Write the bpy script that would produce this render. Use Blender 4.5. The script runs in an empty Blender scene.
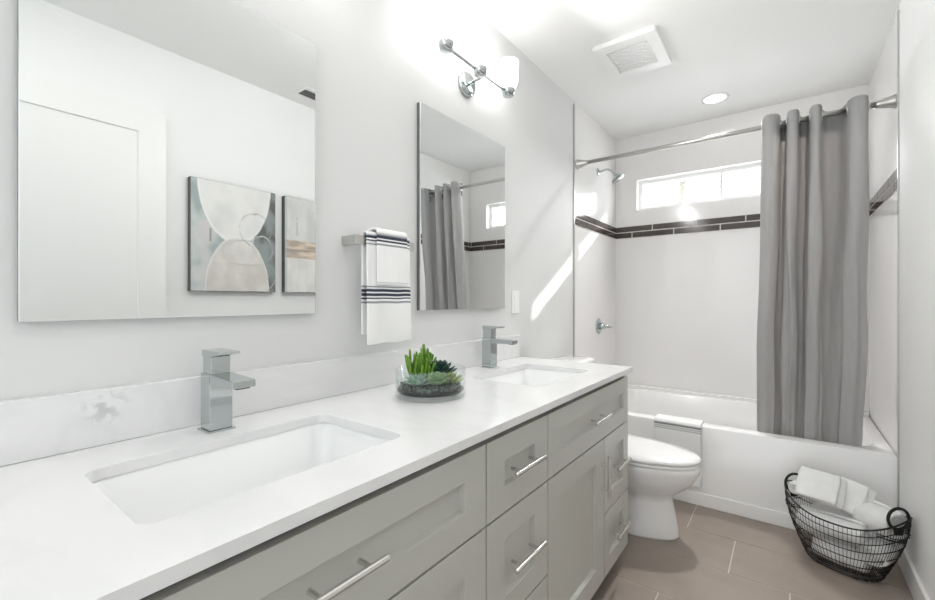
import bpy, bmesh, math, random
from mathutils import Vector, Matrix, noise
from mathutils.geometry import tessellate_polygon
random.seed(7)
PI = math.pi
S = bpy.context.scene
COL = S.collection

# ---------------------------------------------------------------- camera
cam_d = bpy.data.cameras.new('camera')
cam_d.sensor_width = 36.0
cam_d.lens = 427.26 / 935 * 36.0
cam_d.clip_start = 0.02
cam = bpy.data.objects.new('camera', cam_d)
COL.objects.link(cam)
cam.location = (1.121, 0.0, 1.139)
cam.rotation_euler = (PI / 2, 0, 0.64207)
S.camera = cam

LW = dict(world=2.2, sun=2.9, window=8.0, doorway=0.4, ceiling=2.2, downlight=8.0, shades=6.5, bulb_far=6.5, bulb_near=0.2, lens=4.0)   # lamp strengths
# ---------------------------------------------------------------- world, sun, big lights, exposure
w = bpy.data.worlds.new('world')
S.world = w
w.use_nodes = True
w.node_tree.nodes['Background'].inputs[0].default_value = (0.93, 0.97, 1.0, 1)
w.node_tree.nodes['Background'].inputs[1].default_value = LW['world']


def light(name, kind, loc, energy, size=None, size_y=None, rot=(0, 0, 0), color=(1, 1, 1), shape=None):
    d = bpy.data.lights.new(name, kind)
    d.energy = energy
    d.color = color
    if kind == 'AREA':
        d.shape = shape or 'RECTANGLE'
        d.size = size
        if size_y:
            d.size_y = size_y
    elif size is not None and kind != 'SUN':
        d.shadow_soft_size = size
    if kind == 'SPOT':
        d.spot_size = math.radians(172)
        d.spot_blend = 0.25
    o = bpy.data.objects.new(name, d)
    COL.objects.link(o)
    o.location = loc
    o.rotation_euler = rot
    return o


sun = light('sun', 'SUN', (3, 6, 5), LW['sun'], color=(1, 0.97, 0.92))
sun.data.angle = 0.008
sun.rotation_euler = Vector((-1, -1.20, -0.70)).to_track_quat('-Z', 'Y').to_euler()
# daylight falling in through the transom window
wl = light('window_daylight', 'AREA', (0.741, 3.68, 1.98), LW['window'], 1.12, 0.22, color=(0.95, 0.98, 1))
wl.rotation_euler = Vector((0, -1, -0.5)).to_track_quat('-Z', 'Y').to_euler()
# unseen fill light, added in the open doorway behind the camera
light('doorway_fill', 'AREA', (0.80, -1.44, 1.20), LW['doorway'], 1.3, 2.1, rot=(PI / 2, 0, 0), color=(1, 0.985, 0.96))
# unseen ceiling fill light, added overhead just outside the mirror's view
light('ceiling_fill', 'AREA', (0.85, 0.30, 2.43), LW['ceiling'], 0.5, shape='DISK', color=(1, 0.98, 0.95))
S.view_settings.view_transform = 'Standard'
S.view_settings.look = 'None'
S.view_settings.exposure = 0.22
S.view_settings.gamma = 1.0
S.view_settings.use_curve_mapping = False
S.cycles.max_bounces = 14
S.cycles.diffuse_bounces = 8
S.cycles.transparent_max_bounces = 24
S.cycles.sample_clamp_indirect = 6.0

W, YA, YB, ZC = 1.519, 2.657, 3.523, 2.446      # room width, alcove mouth, far wall, ceiling
YBACK = -1.5


# ---------------------------------------------------------------- materials
def mat(name, col, rough=0.5, metal=0.0, bump=0.0, bscale=80.0, var=0.0, vscale=6.0, coat=0.0, spec=0.5, stretch=None):
    m = bpy.data.materials.new(name)
    m.use_nodes = True
    nt = m.node_tree
    b = nt.nodes['Principled BSDF']
    b.inputs['Base Color'].default_value = (*col, 1)
    b.inputs['Roughness'].default_value = rough
    b.inputs['Metallic'].default_value = metal
    b.inputs['Specular IOR Level'].default_value = spec
    b.inputs['Coat Weight'].default_value = coat
    b.inputs['Coat Roughness'].default_value = 0.08
    tc = nt.nodes.new('ShaderNodeTexCoord')
    src = tc.outputs['Object']
    if stretch:
        mp = nt.nodes.new('ShaderNodeMapping')
        mp.inputs['Scale'].default_value = stretch
        nt.links.new(src, mp.inputs[0])
        src = mp.outputs[0]
    if var:
        n = nt.nodes.new('ShaderNodeTexNoise')
        n.inputs['Scale'].default_value = vscale
        n.inputs['Detail'].default_value = 6
        nt.links.new(src, n.inputs['Vector'])
        r = nt.nodes.new('ShaderNodeMapRange')
        r.inputs[1].default_value = 0.3
        r.inputs[2].default_value = 0.7
        r.inputs[3].default_value = 1 - var
        r.inputs[4].default_value = 1 + var
        nt.links.new(n.outputs['Fac'], r.inputs[0])
        h = nt.nodes.new('ShaderNodeHueSaturation')
        h.inputs['Color'].default_value = (*col, 1)
        nt.links.new(r.outputs[0], h.inputs['Value'])
        nt.links.new(h.outputs[0], b.inputs['Base Color'])
    if bump:
        n2 = nt.nodes.new('ShaderNodeTexNoise')
        n2.inputs['Scale'].default_value = bscale
        n2.inputs['Detail'].default_value = 4
        nt.links.new(src, n2.inputs['Vector'])
        bp = nt.nodes.new('ShaderNodeBump')
        bp.inputs['Strength'].default_value = bump
        bp.inputs['Distance'].default_value = 0.004
        nt.links.new(n2.outputs['Fac'], bp.inputs['Height'])
        nt.links.new(bp.outputs[0], b.inputs['Normal'])
    return m


def attr_mat(name, rough=0.8, bump=0.3, bscale=250.0):
    m = mat(name, (1, 1, 1), rough, bump=bump, bscale=bscale)
    nt = m.node_tree
    a = nt.nodes.new('ShaderNodeVertexColor')
    a.layer_name = 'dye'
    nt.links.new(a.outputs['Color'], nt.nodes['Principled BSDF'].inputs['Base Color'])
    return m


M_WALLR = mat('brightened_wall_paint', (0.87, 0.872, 0.87), 0.6, bump=0.04, bscale=220)  # wall paint lightened to stand in for light on this wall
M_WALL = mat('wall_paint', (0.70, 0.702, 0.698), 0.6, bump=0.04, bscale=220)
M_CEIL = mat('ceiling_paint', (0.86, 0.86, 0.85), 0.8, bump=0.05, bscale=160)
M_TILE = mat('white_wall_tile', (0.82, 0.807, 0.798), 0.10, var=0.012, vscale=1.5)
M_TRIMW = mat('white_trim', (0.86, 0.86, 0.85), 0.35)
M_DOOR = mat('door_paint', (0.86, 0.86, 0.85), 0.4)
M_FLOOR = mat('floor_tile', (0.315, 0.262, 0.222), 0.42, bump=0.08, bscale=40, var=0.07, vscale=7)
M_GROUT = mat('floor_grout', (0.60, 0.54, 0.49), 0.9, bump=0.3, bscale=300)
M_BAND = mat('brown_accent_tile', (0.070, 0.056, 0.050), 0.12, var=0.18, vscale=9)
M_BANDG = mat('pale_grout', (0.75, 0.72, 0.70), 0.85)
M_STEEL = mat('brushed_nickel', (0.56, 0.55, 0.53), 0.28, 1.0, var=0.05, vscale=60, stretch=(1, 1, 12))
M_CHROME = mat('chrome', (0.52, 0.56, 0.56), 0.07, 1.0)
M_DARKMETAL = mat('dark_aerator', (0.03, 0.03, 0.03), 0.4, 0.6)
M_HANDLE = mat('satin_nickel_pull', (0.72, 0.71, 0.69), 0.25, 1.0)
M_CAB = mat('grey_cabinet_paint', (0.50, 0.50, 0.46), 0.28, bump=0.02, bscale=150)
M_CABIN = mat('darkened_cabinet_inside', (0.02, 0.02, 0.02), 0.7)  # carcass blackened so the gaps between fronts read as shade
M_KICK = mat('toe_kick', (0.06, 0.058, 0.055), 0.7)
M_PORC = mat('white_porcelain', (0.87, 0.865, 0.86), 0.08, coat=0.4)
M_SINK = mat('sink_porcelain', (0.87, 0.875, 0.875), 0.10, coat=0.3)
M_TUB = mat('tub_acrylic', (0.87, 0.865, 0.86), 0.14, coat=0.3)
M_PLAST = mat('white_plastic', (0.85, 0.85, 0.84), 0.35)
M_GRILLE = mat('grille_grey', (0.80, 0.80, 0.80), 0.5)
M_DARK = mat('vent_dark', (0.16, 0.165, 0.165), 0.7)
M_BLACKWIRE = mat('black_wire', (0.012, 0.012, 0.012), 0.4, 0.3)
M_TERRY = mat('white_terry', (0.86, 0.86, 0.85), 0.95, bump=0.7, bscale=420, var=0.03, vscale=30)
M_STRIPE = attr_mat('striped_cotton', 0.92, 0.5, 380)
M_ART = attr_mat('painted_canvas', 0.75, 0.25, 120)
M_CANVAS = mat('canvas_edge', (0.10, 0.105, 0.10), 0.8)
M_SOIL = mat('black_soil', (0.010, 0.010, 0.011), 0.85, bump=0.8, bscale=200)
M_PEBBLE = mat('grey_moss', (0.10, 0.125, 0.11), 0.8, var=0.5, vscale=90, bump=0.6, bscale=150)

# quartz with faint grey veining
M_QUARTZ = mat('white_quartz', (0.77, 0.77, 0.77), 0.16, coat=0.2)
nt = M_QUARTZ.node_tree
tc = nt.nodes.new('ShaderNodeTexCoord')
n1 = nt.nodes.new('ShaderNodeTexNoise'); n1.inputs['Scale'].default_value = 2.2; n1.inputs['Detail'].default_value = 8
n1.inputs['Distortion'].default_value = 1.6
nt.links.new(tc.outputs['Object'], n1.inputs['Vector'])
s1 = nt.nodes.new('ShaderNodeMath'); s1.operation = 'SUBTRACT'; s1.inputs[1].default_value = 0.5
a1 = nt.nodes.new('ShaderNodeMath'); a1.operation = 'ABSOLUTE'
nt.links.new(n1.outputs['Fac'], s1.inputs[0]); nt.links.new(s1.outputs[0], a1.inputs[0])
r1 = nt.nodes.new('ShaderNodeValToRGB')
r1.color_ramp.elements[0].position = 0.0; r1.color_ramp.elements[0].color = (0.74, 0.742, 0.745, 1)
r1.color_ramp.elements[1].position = 0.06; r1.color_ramp.elements[1].color = (0.77, 0.77, 0.77, 1)
nt.links.new(a1.outputs[0], r1.inputs[0])
nt.links.new(r1.outputs[0], nt.nodes['Principled BSDF'].inputs['Base Color'])

M_MIRROR = mat('mirror_silver', (0.80, 0.82, 0.815), 0.004, 1.0)
M_MEDGE = mat('mirror_edge', (0.16, 0.17, 0.17), 0.3, 0.4)


def thin_glass(name, tint=(1, 1, 1), refl=0.5):
    m = bpy.data.materials.new(name)
    m.use_nodes = True
    nt = m.node_tree
    nt.nodes.clear()
    out = nt.nodes.new('ShaderNodeOutputMaterial')
    t = nt.nodes.new('ShaderNodeBsdfTransparent'); t.inputs[0].default_value = (*tint, 1)
    g = nt.nodes.new('ShaderNodeBsdfGlossy'); g.inputs['Roughness'].default_value = 0.02
    lw = nt.nodes.new('ShaderNodeLayerWeight'); lw.inputs[0].default_value = 0.5
    pw = nt.nodes.new('ShaderNodeMath'); pw.operation = 'POWER'; pw.inputs[1].default_value = 4.0
    mul = nt.nodes.new('ShaderNodeMath'); mul.operation = 'MULTIPLY_ADD'; mul.inputs[1].default_value = refl; mul.inputs[2].default_value = 0.035
    nt.links.new(lw.outputs['Facing'], pw.inputs[0])
    mx = nt.nodes.new('ShaderNodeMixShader')
    nt.links.new(pw.outputs[0], mul.inputs[0])
    nt.links.new(mul.outputs[0], mx.inputs[0])
    nt.links.new(t.outputs[0], mx.inputs[1]); nt.links.new(g.outputs[0], mx.inputs[2])
    nt.links.new(mx.outputs[0], out.inputs[0])
    return m


M_PANE = thin_glass('window_glass', (0.97, 0.98, 0.98), 0.4)
M_BOWL = thin_glass('clear_bowl_glass', (0.96, 0.98, 0.975), 0.6)


def emit(name, col, strength):
    m = bpy.data.materials.new(name)
    m.use_nodes = True
    b = m.node_tree.nodes['Principled BSDF']
    b.inputs['Base Color'].default_value = (0.9, 0.9, 0.9, 1)
    b.inputs['Emission Color'].default_value = (*col, 1)
    b.inputs['Emission Strength'].default_value = strength
    return m


M_SHADE = emit('lit_frosted_glass', (1, 0.985, 0.965), LW['shades'])
M_LED = emit('lit_downlight_lens', (1, 0.97, 0.93), LW['lens'])


def cloth_mat(name, col, trans):
    m = mat(name, col, 0.9, bump=0.25, bscale=500, var=0.06, vscale=70, stretch=(1, 1, 0.15))
    nt = m.node_tree
    b = nt.nodes['Principled BSDF']
    if trans:
        tr = nt.nodes.new('ShaderNodeBsdfTranslucent'); tr.inputs[0].default_value = (col[0] * 1.12, col[1] * 1.05, col[2] * 1.0, 1)
        mx = nt.nodes.new('ShaderNodeMixShader'); mx.inputs[0].default_value = trans
        out = nt.nodes['Material Output']
        nt.links.new(b.outputs[0], mx.inputs[1]); nt.links.new(tr.outputs[0], mx.inputs[2])
        nt.links.new(mx.outputs[0], out.inputs[0])
    return m


M_CURT = cloth_mat('grey_linen', (0.54, 0.542, 0.545), 0.42)
M_CURTH = cloth_mat('darkened_linen_header', (0.10, 0.10, 0.10), 0.0)


# ---------------------------------------------------------------- mesh helpers
class MB:
    def __init__(self):
        self.v = []; self.f = []; self.m = []; self.c = None

    def add(self, vs, fs, mi=0):
        o = len(self.v)
        self.v += [tuple(p) for p in vs]
        self.f += [[o + i for i in f] for f in fs]
        self.m += [mi] * len(fs)
        return self

    def box(self, x0, x1, y0, y1, z0, z1, mi=0):
        vs = [(x, y, z) for x in (x0, x1) for y in (y0, y1) for z in (z0, z1)]
        fs = [(0, 1, 3, 2), (4, 6, 7, 5), (0, 4, 5, 1), (2, 3, 7, 6), (0, 2, 6, 4), (1, 5, 7, 3)]
        return self.add(vs, fs, mi)

    def loft(self, loops, cap0=True, cap1=True, closed=True, mi=0):
        n = len(loops[0]); vs = [p for l in loops for p in l]; fs = []
        for i in range(len(loops) - 1):
            for j in range(n if closed else n - 1):
                k = (j + 1) % n
                fs.append((i * n + j, i * n + k, (i + 1) * n + k, (i + 1) * n + j))
        if cap0: fs.append(tuple(reversed(range(n))))
        if cap1: fs.append(tuple(range((len(loops) - 1) * n, len(loops) * n)))
        return self.add(vs, fs, mi)

    def tube(self, pts, r, n=8, closed=False, mi=0):
        pts = [Vector(p) for p in pts]
        m = len(pts)
        rs = r if isinstance(r, (list, tuple)) else [r] * m
        tang = []
        for i in range(m):
            a = pts[(i - 1) % m] if (closed or i > 0) else pts[i]
            b = pts[(i + 1) % m] if (closed or i < m - 1) else pts[i]
            t = b - a
            tang.append(t.normalized() if t.length > 1e-9 else Vector((0, 0, 1)))
        u = tang[0].orthogonal().normalized()
        loops = []
        for i in range(m):
            t = tang[i]
            u = (u - t * u.dot(t)).normalized()
            v = t.cross(u)
            loops.append([pts[i] + (u * math.cos(2 * PI * k / n) + v * math.sin(2 * PI * k / n)) * rs[i] for k in range(n)])
        if closed:
            loops.append(loops[0])
            return self.loft(loops, False, False, True, mi)
        return self.loft(loops, True, True, True, mi)

    def lathe(self, prof, n=32, axis='z', c=(0, 0, 0), cap0=True, cap1=True, mi=0):
        loops = []
        for (r, h) in prof:
            l = []
            for k in range(n):
                a = 2 * PI * k / n
                if axis == 'z': p = (c[0] + r * math.cos(a), c[1] + r * math.sin(a), c[2] + h)
                elif axis == 'x': p = (c[0] + h, c[1] + r * math.cos(a), c[2] + r * math.sin(a))
                else: p = (c[0] + r * math.sin(a), c[1] + h, c[2] + r * math.cos(a))
                l.append(p)
            loops.append(l)
        return self.loft(loops, cap0, cap1, True, mi)

    def grid(self, P, mi=0):
        nr, nc = len(P), len(P[0])
        vs = [p for r in P for p in r]
        fs = [(i * nc + j, i * nc + j + 1, (i + 1) * nc + j + 1, (i + 1) * nc + j) for i in range(nr - 1) for j in range(nc - 1)]
        return self.add(vs, fs, mi)


def obj(name, mb, mats, parent=None, bevel=0.0, smooth=False, loc=None, seg=2, subsurf=0, solid=0.0, recalc=True):
    me = bpy.data.meshes.new(name)
    me.from_pydata([tuple(p) for p in mb.v], [], mb.f)
    mats = mats if isinstance(mats, (list, tuple)) else [mats]
    for m in mats: me.materials.append(m)
    for p, mi in zip(me.polygons, mb.m): p.material_index = mi
    if mb.c is not None:
        ca = me.color_attributes.new('dye', 'FLOAT_COLOR', 'POINT')
        for i, c in enumerate(mb.c): ca.data[i].color = (*c, 1)
    if recalc:
        bm = bmesh.new(); bm.from_mesh(me)
        bmesh.ops.recalc_face_normals(bm, faces=bm.faces)
        bm.to_mesh(me); bm.free()
    if smooth or bevel:
        for p in me.polygons: p.use_smooth = True
    o = bpy.data.objects.new(name, me)
    COL.objects.link(o)
    if solid:
        md = o.modifiers.new('solid', 'SOLIDIFY'); md.thickness = solid; md.offset = 0
    if bevel:
        md = o.modifiers.new('bevel', 'BEVEL'); md.width = bevel; md.segments = seg
        md.limit_method = 'ANGLE'; md.angle_limit = math.radians(35); md.harden_normals = True
    if subsurf:
        md = o.modifiers.new('sub', 'SUBSURF'); md.levels = subsurf; md.render_levels = subsurf
    if parent: o.parent = parent
    if loc: o.location = loc
    return o


def thing(name, label, cat, loc=(0, 0, 0), rz=0.0, group=None):
    o = bpy.data.objects.new(name, None)
    COL.objects.link(o)
    o.empty_display_size = 0.05
    o.location = loc
    o.rotation_euler = (0, 0, rz)
    return tag(o, label, cat, group)


def tag(o, label, cat, group=None, kind=None):
    o['label'] = label; o['category'] = cat
    if group: o['group'] = group
    if kind: o['kind'] = kind
    return o


def struct(name, mb, m, parent=None, **k):
    o = obj(name, mb, m, parent, **k)
    if parent is None: o['kind'] = 'structure'
    return o


def copy_thing(root, loc, label, group=None):
    r = root.copy(); COL.objects.link(r)
    r.location = loc; r['label'] = label
    if group: r['group'] = group
    for ch in list(root.children):
        c = ch.copy(); COL.objects.link(c); c.parent = r
        for g in list(ch.children):
            d = g.copy(); COL.objects.link(d); d.parent = c
    return r


def rrect(x0, x1, y0, y1, r, n=6):
    pts = []
    for cx, cy, a0 in ((x1 - r, y1 - r, 0), (x0 + r, y1 - r, 90), (x0 + r, y0 + r, 180), (x1 - r, y0 + r, 270)):
        for k in range(n + 1):
            a = math.radians(a0 + 90 * k / n)
            pts.append((cx + r * math.cos(a), cy + r * math.sin(a)))
    return pts


def slab_with_holes(mb, outer, holes, h0, h1, to3):
    loops = [[Vector((p[0], p[1], 0)) for p in l] for l in [outer] + holes]
    flat = [p for l in loops for p in l]
    tris = tessellate_polygon(loops)
    n = len(flat)
    vs = [to3(p.x, p.y, h1) for p in flat] + [to3(p.x, p.y, h0) for p in flat]
    fs = [tuple(t) for t in tris] + [tuple(n + i for i in reversed(t)) for t in tris]
    o = 0
    for l in loops:
        m = len(l)
        for j in range(m):
            k = (j + 1) % m
            fs.append((o + j, o + k, n + o + k, n + o + j))
        o += m
    mb.add(vs, fs)
    return mb


def catmull(pts, n=8):
    out = []
    P = [pts[0]] + list(pts) + [pts[-1]]
    for i in range(1, len(P) - 2):
        p0, p1, p2, p3 = [Vector(p) for p in P[i - 1:i + 3]]
        for k in range(n):
            t = k / n
            out.append(0.5 * ((2 * p1) + (p2 - p0) * t + (2 * p0 - 5 * p1 + 4 * p2 - p3) * t * t + (3 * p1 - p0 - 3 * p2 + p3) * t ** 3))
    out.append(Vector(pts[-1]))
    return out


# ---------------------------------------------------------------- setting
# floor: grout bed with 12 x 24 inch tiles at a one-third stagger
fl = MB()
fl.box(0, W, YBACK, YA + 0.06, -0.03, -0.0015, 1)
TY, TX, G = 0.30, 0.615, 0.0048
row0 = math.floor((YBACK - 2.08) / TY)
for rr in range(row0, 3):
    y0 = 2.08 + rr * TY; y1 = y0 + TY
    xj = 0.925 - 0.205 * rr
    k0 = math.floor((0 - xj) / TX)
    for k in range(k0, k0 + 5):
        x0 = xj + k * TX; x1 = x0 + TX
        a, b, c, d = max(x0 + G / 2, 0), min(x1 - G / 2, W), max(y0 + G / 2, YBACK), min(y1 - G / 2, YA + 0.06)
        if b - a > 0.01 and d - c > 0.01: fl.box(a, b, c, d, -0.012, 0.0)
struct('floor', fl, [M_FLOOR, M_GROUT])
struct('ceiling', MB().box(-0.12, W + 0.12, YBACK - 0.12, YB + 0.16, ZC, ZC + 0.1), M_CEIL)
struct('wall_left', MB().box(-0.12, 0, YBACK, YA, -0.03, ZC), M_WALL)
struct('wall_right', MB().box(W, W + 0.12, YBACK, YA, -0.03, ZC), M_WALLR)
# back wall with an open doorway behind the camera
bw = MB()
bw.box(-0.12, 0.10, YBACK - 0.12, YBACK, -0.03, ZC)
bw.box(1.48, W + 0.12, YBACK - 0.12, YBACK, -0.03, ZC)
bw.box(0.10, 1.48, YBACK - 0.12, YBACK, 2.3, ZC)
struct('wall_back', bw, M_WALL)
struct('wall_alcove_left', MB().box(-0.12, 0, YA, YB, -0.03, ZC), M_TILE)
struct('wall_alcove_right', MB().box(W, W + 0.12, YA, YB, -0.03, ZC), M_TILE)
WX0, WX1, WZ0, WZ1 = 0.165, 1.318, 1.850, 2.090
wf = MB()
slab_with_holes(wf, [(-0.12, -0.03), (W + 0.12, -0.03), (W + 0.12, ZC), (-0.12, ZC)], [[(WX0, WZ0), (WX1, WZ0), (WX1, WZ1), (WX0, WZ1)]],
                YB, YB + 0.14, lambda x, z, h: (x, h, z))
struct('wall_far', wf, M_TILE)
wn = MB()
fr = 0.030
slab_with_holes(wn, [(WX0, WZ0), (WX1, WZ0), (WX1, WZ1), (WX0, WZ1)],
                [[(WX0 + fr, WZ0 + fr), (0.741 - 0.009, WZ0 + fr), (0.741 - 0.009, WZ1 - fr), (WX0 + fr, WZ1 - fr)],
                 [(0.741 + 0.009, WZ0 + fr), (WX1 - fr, WZ0 + fr), (WX1 - fr, WZ1 - fr), (0.741 + 0.009, WZ1 - fr)]],
                YB + 0.06, YB + 0.11, lambda x, z, h: (x, h, z))
win = struct('window_1', wn, M_TRIMW)
for a, b in ((WX0 + fr, 0.732), (0.750, WX1 - fr)):
    obj('pane', MB().box(a, b, YB + 0.083, YB + 0.087, WZ0 + fr, WZ1 - fr), M_PANE, win)


# dark accent band, two courses of long tiles in running bond
def band(name, p0, p1, nrm, off):
    mb = MB()
    p0 = Vector(p0); p1 = Vector(p1); d = (p1 - p0); L = d.length; d.normalize(); nrm = Vector(nrm)

    def bx(s0, s1, z0, z1, t, mi):
        vs = [p0 + d * s + nrm * h + Vector((0, 0, z)) for s in (s0, s1) for h in (0, t) for z in (z0, z1)]
        mb.add(vs, [(0, 1, 3, 2), (4, 6, 7, 5), (0, 4, 5, 1), (2, 3, 7, 6), (0, 2, 6, 4), (1, 5, 7, 3)], mi)
    bx(0, L, 1.634, 1.729, 0.003, 1)
    for q, (z0, z1) in enumerate(((1.637, 1.6775), (1.6855, 1.726))):
        s = -0.6 + off + q * 0.1525
        while s < L:
            a, b = max(s + 0.0035, 0), min(s + 0.3015, L)
            if b - a > 0.005: bx(a, b, z0, z1, 0.006, 0)
            s += 0.305
    return struct(name, mb, [M_BAND, M_BANDG])


band('trim_1', (0, YB, 0), (W, YB, 0), (0, -1, 0), 0.12)
band('trim_2', (0, YA + 0.008, 0), (0, YB - 0.006, 0), (1, 0, 0), 0.2)
band('trim_3', (W, YA + 0.008, 0), (W, YB - 0.006, 0), (-1, 0, 0), 0.05)
struct('trim_4', MB().box(-0.002, 0.009, YA - 0.004, YA + 0.006, 0.0, 2.42), M_STEEL)
struct('trim_5', MB().box(W - 0.006, W + 0.002, YA - 0.004, YA + 0.006, 0.0, 2.42), M_STEEL)
bb = MB()
bb.box(W - 0.014, W, YBACK, YA - 0.006, 0.0, 0.105)
struct('baseboard_right', bb, M_TRIMW, bevel=0.004)
struct('baseboard_left', MB().box(0, 0.014, 1.93, YA - 0.006, 0.0, 0.105), M_TRIMW, bevel=0.004)

# white shaker door lying along the right wall (seen in the big mirror)
dm = MB()
y0, y1, z0, z1 = 0.070, 0.832, 0.012, 2.09


def rect_x(x, a, b, c, d): return [(x, a, c), (x, b, c), (x, b, d), (x, a, d)]


dm.loft([rect_x(W - 0.004, y0, y1, z0, z1), rect_x(W - 0.044, y0, y1, z0, z1), rect_x(W - 0.044, y0 + 0.118, y1 - 0.118, z0 + 0.2, z1 - 0.118),
         rect_x(W - 0.034, y0 + 0.119, y1 - 0.119, z0 + 0.201, z1 - 0.119)])
struct('door_1', dm, M_DOOR, bevel=0.0015)

# unseen slab added outside to cut the top off the sun patch
struct('sun_cutoff', MB().box(-0.4, 4.2, YB + 0.15, YB + 0.62, 2.315, 2.38), M_TRIMW)

# ---------------------------------------------------------------- bathtub
tub = thing('bathtub', 'white alcove bathtub below the shower window, with a grey curtain hanging in it', 'bathtub', (0, 0, 0))
tf = YA + 0.012                                     # apron face
xl, xr, ybk, zt = 0.003, W - 0.003, YB - 0.003, 0.4415
tm = MB()


def tl(x0, x1, ya, yb, r, z): return [(p[0], p[1], z) for p in rrect(x0, x1, ya, yb, r, 8)]


tm.loft([tl(xl, xr, tf, ybk, 0.004, 0.05), tl(xl, xr, tf, ybk, 0.004, zt - 0.012), tl(xl + .002, xr - .002, tf + 0.004, ybk, 0.006, zt - 0.003), tl(xl + .006, xr - .006, tf + 0.012, ybk, 0.008, zt),
         tl(xl + 0.055, xr - 0.055, tf + 0.070, ybk - 0.045, 0.13, zt), tl(xl + 0.062, xr - 0.062, tf + 0.078, ybk - 0.052, 0.13, zt - 0.008),
         tl(xl + 0.085, xr - 0.11, tf + 0.095, ybk - 0.07, 0.13, 0.25), tl(xl + 0.11, xr - 0.18, tf + 0.12, ybk - 0.09, 0.12, 0.12),
         tl(xl + 0.16, xr - 0.24, tf + 0.16, ybk - 0.13, 0.10, 0.09)])
obj('shell', tm, M_TUB, tub, smooth=True, recalc=True).data.set_sharp_from_angle(angle=math.radians(40))
obj('apron_skirt', MB().box(xl, xr, tf - 0.007, tf + 0.03, 0.0, 0.072), M_TUB, tub, bevel=0.004)
# raised tile flange along the wall
obj('back_ledge', MB().box(xl, xr, ybk - 0.028, ybk, zt - 0.002, zt + 0.024), M_TUB, tub, bevel=0.004)

# ---------------------------------------------------------------- vanity cabinets
XF = 0.565


def shaker(y0, y1, z0, z1, stile=0.078, rail=0.062):
    mb = MB()
    t = 0.0195
    mb.loft([rect_x(XF - t, y0, y1, z0, z1), rect_x(XF, y0, y1, z0, z1), rect_x(XF, y0 + stile, y1 - stile, z0 + rail, z1 - rail),
             rect_x(XF - 0.015, y0 + stile + .0015, y1 - stile - .0015, z0 + rail + .0025, z1 - rail - .0015)])
    return mb


def pull(parent, y, z, L=0.157, vert=False):
    mb = MB()
    hx = XF + 0.031
    if vert:
        mb.tube([(hx, y, z - L / 2), (hx, y, z + L / 2)], 0.0062, 12)
        for s in (-1, 1): mb.tube([(XF - 0.001, y, z + s * L * 0.29), (hx, y, z + s * L * 0.29)], 0.0048, 10)
    else:
        mb.tube([(hx, y - L / 2, z), (hx, y + L / 2, z)], 0.0062, 12)
        for s in (-1, 1): mb.tube([(XF - 0.001, y + s * L * 0.29, z), (hx, y + s * L * 0.29, z)], 0.0048, 10)
    o = obj('handle', mb, M_HANDLE, parent, bevel=0.0008, seg=1)
    return o


def carcass(y0, y1, parent):
    mb = MB()
    xb = XF - 0.021
    mb.box(0.004, xb, y0, y0 + 0.016, 0.075, 0.825)
    mb.box(0.004, xb, y1 - 0.016, y1, 0.075, 0.825)
    mb.box(0.004, xb, y0 + .016, y1 - .016, 0.075, 0.093)
    mb.box(0.004, 0.012, y0 + .016, y1 - .016, 0.093, 0.825)
    mb.box(xb - 0.02, xb, y0 + .016, y1 - .016, 0.785, 0.825)
    mb.box(xb - 0.02, xb, y0 + .016, y1 - .016, 0.595, 0.635)
    mb.box(xb - 0.02, xb, y0 + .016, y1 - .016, 0.093, 0.11)
    obj('body', mb, M_CABIN, parent)
    obj('toe_kick', MB().box(0.02, 0.485, y0, y1, 0.0, 0.0745), M_KICK, parent)


g = 0.0024
Y0, Y1, Y2, Y3 = 0.037, 0.817, 1.134, 1.914
# left sink cabinet
ca = thing('vanity_cabinet', 'grey shaker vanity cabinet under the near sink, nearest the camera', 'cabinet', group='vanity cabinet units')
carcass(Y0, Y1, ca)
p = obj('drawer_front', shaker(Y0 + g, Y1 - g, 0.6175, 0.806, 0.080), M_CAB, ca, bevel=0.0012); pull(p, 0.405, 0.716)
p = obj('door', shaker(Y0 + 0.30 + g, Y1 - g, 0.078, 0.612, 0.080, 0.075), M_CAB, ca, bevel=0.0012); pull(p, Y0 + 0.34, 0.46, vert=True)
p = obj('drawer', shaker(Y0 + g, Y0 + 0.30 - g, 0.324, 0.612, 0.06), M_CAB, ca, bevel=0.0012); pull(p, Y0 + 0.15, 0.452)
p = obj('drawer', shaker(Y0 + g, Y0 + 0.30 - g, 0.078, 0.319, 0.06), M_CAB, ca, bevel=0.0012); pull(p, Y0 + 0.15, 0.19)
# middle drawer bank
cb = thing('drawer_cabinet', 'narrow grey cabinet of three stacked drawers between the two sink cabinets', 'cabinet', group='vanity cabinet units')
carcass(Y1, Y2, cb)
for z0, z1, hz in ((0.6175, 0.806, 0.715), (0.345, 0.612, 0.481), (0.078, 0.340, 0.2)):
    p = obj('drawer', shaker(Y1 + g, Y2 - g, z0, z1, 0.078, 0.062), M_CAB, cb, bevel=0.0012); pull(p, (Y1 + Y2) / 2, hz)
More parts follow.
